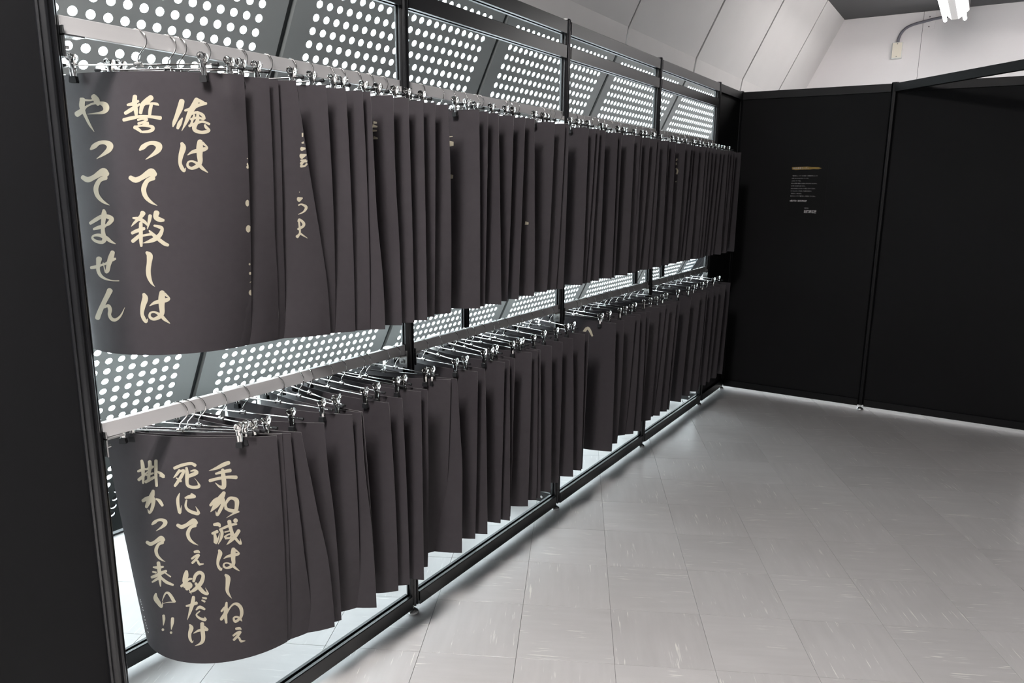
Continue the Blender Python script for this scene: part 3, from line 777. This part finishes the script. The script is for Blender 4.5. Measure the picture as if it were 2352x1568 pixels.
write_on(lo0, shift(G['ha'], 1300 - 1410, 45 - 735, 0.944, 0.85, 1410, 735), c4)
for nm in L4:
    if nm != 'bang': write_on(lo0, L4[nm], c4)
for st in L4['bang']: write_on(lo0, [st], c4)
write_on(lo0, shift(L4['e'], -597, -1107), c4)
credit = []
for k, (x, y, l) in enumerate(((203, 795, 22), (212, 825, 14), (222, 858, 10), (236, 905, 12), (245, 945, 20), (262, 1040, 22), (272, 1085, 24), (283, 1130, 14), (291, 1165, 24), (303, 1205, 10), (316, 1262, 26))):
    credit.append([(x - 6, y - l / 2, 5), (x + 6, y, 6), (x - 2, y + l / 2, 5)])
write_on(lo0, credit, c4, 'credit_line', 'sign_ink')

def first_sheet(px, py):
    best = None
    for s in SHEETS:
        hit, n_, i_, dist = s[1].ray_cast(CAMV, ray(px, py))
        if hit is not None and (best is None or dist < best[0]): best = (dist, s)
    return best[1] if best else None
c5 = lambda x, y: (540 + x / 3.565, 260 + y / 3.565)
fragA = [[(96, 368, 8), (117, 380, 4)], [(104, 418, 26), (120, 414, 22)], [(100, 441, 24), (110, 440, 20)], [(104, 735, 56), (112, 735, 34)], [(110, 945, 62), (126, 946, 34)],
         [(118, 1235, 20), (124, 1235, 10)], [(122, 1310, 26), (134, 1310, 12)], [(126, 1384, 16), (145, 1405, 22), (160, 1435, 8)], [(128, 1468, 46), (146, 1468, 26), (158, 1470, 6)]]
fragB = [[(558, 84, 34), (580, 95, 14)], [(552, 126, 30), (608, 136, 4)], [(565, 135, 10), (588, 195, 20), (590, 228, 26), (548, 242, 12)], [(552, 110, 14), (552, 190, 12)],
         [(546, 292, 34), (582, 286, 10)], [(544, 352, 44), (580, 340, 14)], [(540, 386, 16), (610, 382, 16)], [(542, 412, 26), (565, 395, 16), (592, 398, 18), (572, 430, 14), (540, 432, 24)],
         [(524, 645, 10), (529, 645, 8)], [(522, 705, 42), (550, 694, 12)], [(520, 752, 12), (545, 745, 14), (582, 768, 24), (562, 805, 14), (516, 828, 4)],
         [(516, 885, 12), (526, 868, 16), (560, 898, 24), (556, 925, 22), (516, 948, 18)], [(522, 880, 16), (530, 950, 16), (528, 985, 16), (508, 1010, 26)], [(535, 985, 18), (592, 1022, 4)]]
for fr, anc in ((fragA, c5(112, 940)), (fragB, c5(575, 780))):
    s = first_sheet(*anc)
    for st in (fr if s else []): write_on(s, [st], c5)
ident = lambda x, y: (x, y)
for fr, anc in (([[(858, 281, 6), (866, 282, 4)], [(856, 289, 8), (867, 291, 3)], [(856, 300, 5), (866, 300, 3)], [(858, 316, 8), (868, 318, 3)]], (867, 290)),
                ([[(1030, 330, 14), (1042, 330, 9)], [(1030, 405, 12), (1041, 406, 8)], [(1032, 314, 3), (1040, 313, 2)]], (1042, 330)),
                ([[(1206, 512, 8), (1214, 513, 5)]], (1214, 513)),
                ([[(1553, 366, 6), (1556, 367, 5)], [(1552, 376, 6), (1555, 376, 5)], [(1553, 386, 4), (1556, 392, 4), (1554, 400, 4)], [(1552, 416, 3), (1553, 418, 3)]], (1556, 376)),
                ([[(1336, 770, 5), (1350, 753, 7), (1361, 772, 4)]], (1350, 756))):
    s = first_sheet(*anc)
    for st in (fr if s else []): write_on(s, [st], ident)

# ------------------------------------------------------------------ notice sheet on the end partition
XS = X5 - 0.0025
def text_mesh(txt, size, name, bold=0.0):
    cu = bpy.data.curves.new(name, 'FONT'); cu.body = txt; cu.size = size; cu.resolution_u = 2
    cu.offset = bold
    tmp = bpy.data.objects.new(name, cu); COL.objects.link(tmp)
    dg = bpy.context.evaluated_depsgraph_get()
    me = bpy.data.meshes.new_from_object(tmp.evaluated_get(dg)); me.name = name
    bpy.data.objects.remove(tmp)
    me.materials.clear(); me.materials.append(M['sign_ink'])
    return me
notice = tag(empty('notice_sheet', (XS, -0.365, 1.60)), 'small black notice sheet with white text and an ochre heading band on the black partition', 'notice')
nb = MB(); nb.box(-0.0022, 0, -0.228, 0, -0.352, 0); nb.obj('board', M['sign'], notice)
gb = MB(); pts = [(-0.004, -0.034), (-0.05, -0.0325), (-0.10, -0.031), (-0.13, -0.034), (-0.17, -0.035), (-0.19, -0.042), (-0.17, -0.048), (-0.14, -0.0465), (-0.12, -0.049), (-0.06, -0.050), (-0.03, -0.052), (-0.006, -0.049)]
gb.add([(-0.0026, y, z) for y, z in pts], [tuple(range(len(pts)))]); gb.obj('heading_band', M['gold_band'], notice)
def put_text(txt, size, y, z, width=None, bold=0.0, name='text_line'):
    me = text_mesh(txt, size, name, bold)
    xs = [v.co.x for v in me.vertices]
    if not xs: return
    if width:
        k = width / (max(xs) - min(xs))
        for v in me.vertices: v.co.x *= k
    # text x runs towards -y, text y runs up, facing -x
    o = inst(name, me, notice, (-0.0030, y, z), (R(90), 0, R(-90)))
put_text('100の名言コーナー', 0.0125, -0.010, -0.0455, 0.098, 0.0002)
lines = [('「龍が如く」シリーズの名言・名場面を手にとって', 0.155), ('お楽しみいただけるコーナーです。', 0.106), ('このコーナーでは、', 0.058), ('新たな言葉や物語との出会いがあるかもしれません。', 0.162),
         ('ぜひ思い出を振り返りながら、', 0.090), ('あなたのお気に入りのカードを探してみてください。', 0.153), ('たくさんのカードを通して20周年を迎えた', 0.131), ('「龍が如く」を振り返り、', 0.068), ('あなたにとっての「龍が如く」を発見してください。', 0.157)]
for k, (t, w) in enumerate(lines): put_text(t, 0.0078, -0.008, -0.0925 - 0.0163 * k, w)
put_text('#龍が如く記憶原想展', 0.0125, -0.008, -0.2555, 0.108, 0.0003)
put_text('記憶原想展', 0.021, -0.103, -0.327, 0.078, 0.0006, 'logo_line')
put_text('龍が如く', 0.008, -0.105, -0.300, 0.026, 0.0, 'logo_line')

# ------------------------------------------------------------------ ceiling lights
def ceiling_light(x0, x1, y, z, mt, label, group):
    """twin-tube batten, ridge housing, running along x; z = tube height"""
    o = tag(empty('ceiling_light', ((x0 + x1) / 2, y, ZC)), label, 'light', group)
    L_ = (x1 - x0) / 2; zt = z - ZC
    b = MB()
    pr = [(-0.115, zt + 0.075), (-0.03, zt + 0.0), (0.03, zt + 0.0), (0.115, zt + 0.075), (0.115, 0.0), (-0.115, 0.0)]
    b.prism(pr, -L_ - 0.03, L_ - 0.02, lambda u, v, a: (a, u, v)); b.obj('housing', M['fixture'], o)
    for s in (-1, 1):
        t = MB(); n = 7; rt = 0.016
        pts = [(-L_, s * 0.085, zt), (L_ - rt, s * 0.085, zt)]; rs = [rt, rt]
        for k in range(1, n):
            a = math.pi / 2 * k / (n - 1); pts.append((L_ - rt + rt * math.sin(a), s * 0.085, zt)); rs.append(max(rt * math.cos(a), 0.0008))
        t.tube(pts, rs, 16); t.obj('tube', mt, o, smooth=True)
        sk = MB(); sk.box(-L_ - 0.02, -L_ + 0.012, s * 0.085 - 0.013, s * 0.085 + 0.013, zt - 0.02, zt + 0.09)
        sk.box(L_ - 0.05, L_ - 0.02, s * 0.085 - 0.011, s * 0.085 + 0.011, zt + 0.017, zt + 0.09); sk.obj('socket', M['fixture'], o)
    return o
ceiling_light(7.05, 8.25, -1.00, 3.10, M['tube_far'], 'lit twin-tube ceiling light hanging before the white wall', 'ceiling lights')
ceiling_light(-1.95, -0.70, -1.10, 3.14, M['tube'], 'lit twin-tube ceiling light above the floor in front of the lettered posters', 'ceiling lights')

ceiling_light(5.72, 6.92, -1.00, 3.10, M['tube_far'], 'added unseen twin-tube fill light next in line with the one before the white wall', 'ceiling lights')  # added out-of-view unit: extra lamp area so the far tubes can be dimmer
ceiling_light(7.05, 8.25, -3.40, 3.10, M['tube_far'], 'added unseen twin-tube fill light over the far corner beyond the end partition', 'ceiling lights')  # added out-of-view unit: brightens the far wall that the rack beams reflect

# ------------------------------------------------------------------ conduit, box and plate on the white wall
jb = tag(empty('junction_box', (XF, -0.437, 2.87)), 'cream junction box with a curved grey conduit on the white wall', 'junction box')
b = MB(); b.box(-0.045, 0, -0.052, 0.052, 0, 0.17); ob = b.obj('box', M['plastic_white'], jb)
bv = ob.modifiers.new('edge', 'BEVEL'); bv.width = 0.006; bv.segments = 3
b = MB(); b.box(-0.050, -0.044, -0.046, 0.046, 0.008, 0.162); oc = b.obj('cover', M['plastic_cream'], jb)
for zz in (0.018, 0.152):
    b = MB(); b.tube([(-0.050, 0, zz), (-0.053, 0, zz)], 0.005, 10); b.obj('screw', M['zinc'], oc)
b = MB(); P0 = [(-0.02, 0.0, 0.17), (-0.02, -0.002, 0.21), (-0.02, -0.025, 0.27), (-0.02, -0.075, 0.32), (-0.02, -0.15, 0.348), (-0.02, -0.25, 0.367), (-0.02, -0.36, 0.385), (-0.02, -0.62, 0.41)]
pts = catmull([(*q,) for q in P0], 5); b.tube([tuple(q) for q in pts], 0.0145, 12); b.obj('conduit', M['conduit'], jb, smooth=True)
pl = tag(empty('cover_plate', (XF, -0.722, 3.25)), 'white square cover plate behind the conduit on the white wall', 'plate')
b = MB(); b.box(-0.006, 0, -0.058, 0.058, -0.095, 0.085); ob = b.obj('plate', M['white_wall'], pl)
bv = ob.modifiers.new('edge', 'BEVEL'); bv.width = 0.004; bv.segments = 2
for zz in (-0.07, 0.03):
    b = MB(); b.tube([(-0.006, 0.0, zz), (-0.009, 0.0, zz)], 0.006, 10); b.obj('screw', M['joint'], pl)

# ------------------------------------------------------------------ white pipe stubs behind the lower rail, grey cloth at the far end
for k, (x, lab) in enumerate(((1.075, 'white plastic pipe stub behind the lower rail, farthest from the notice wall'), (1.234, 'white plastic pipe stub close beside the one farthest from the notice wall'),
                              (2.014, 'white plastic pipe stub standing behind the first open rack post'), (2.394, 'white plastic pipe stub behind the lower rail, nearest the notice wall'))):
    b = MB(); b.tube([(0, 0, 0), (0, 0, 0.6), (0, 0, 0.615), (0, 0, 0.62)], [0.030, 0.030, 0.027, 0.018], 20)
    b.tube([(0, 0, 0), (0, 0, 0.012)], 0.05, 20)
    o = b.obj('pipe_stub', M['plastic_white'], None, (x, 1.0, 0), smooth=True); tag(o, lab, 'pipe', 'white pipe stubs behind the rack')
b = MB(); nC, nR = 26, 12
vs = []
for j in range(nR + 1):
    z = 0.02 + 1.75 * j / nR
    for i in range(nC + 1):
        t = i / nC
        vs.append(wp(8.10 - 0.12 * math.cos(z * 2.2) + 0.60 * t, z, 0.06 + 0.022 * math.sin(t * 26 + z * 0.6)))
b.add(vs, [(j * (nC + 1) + i, j * (nC + 1) + i + 1, (j + 1) * (nC + 1) + i + 1, (j + 1) * (nC + 1) + i) for j in range(nR) for i in range(nC)])
cl_ = b.obj('cloth', M['curtain'], smooth=True)
sd = cl_.modifiers.new('thickness', 'SOLIDIFY'); sd.thickness = 0.002
tag(cl_, 'slate grey cloth draped over the far end of the perforated wall', 'cloth')
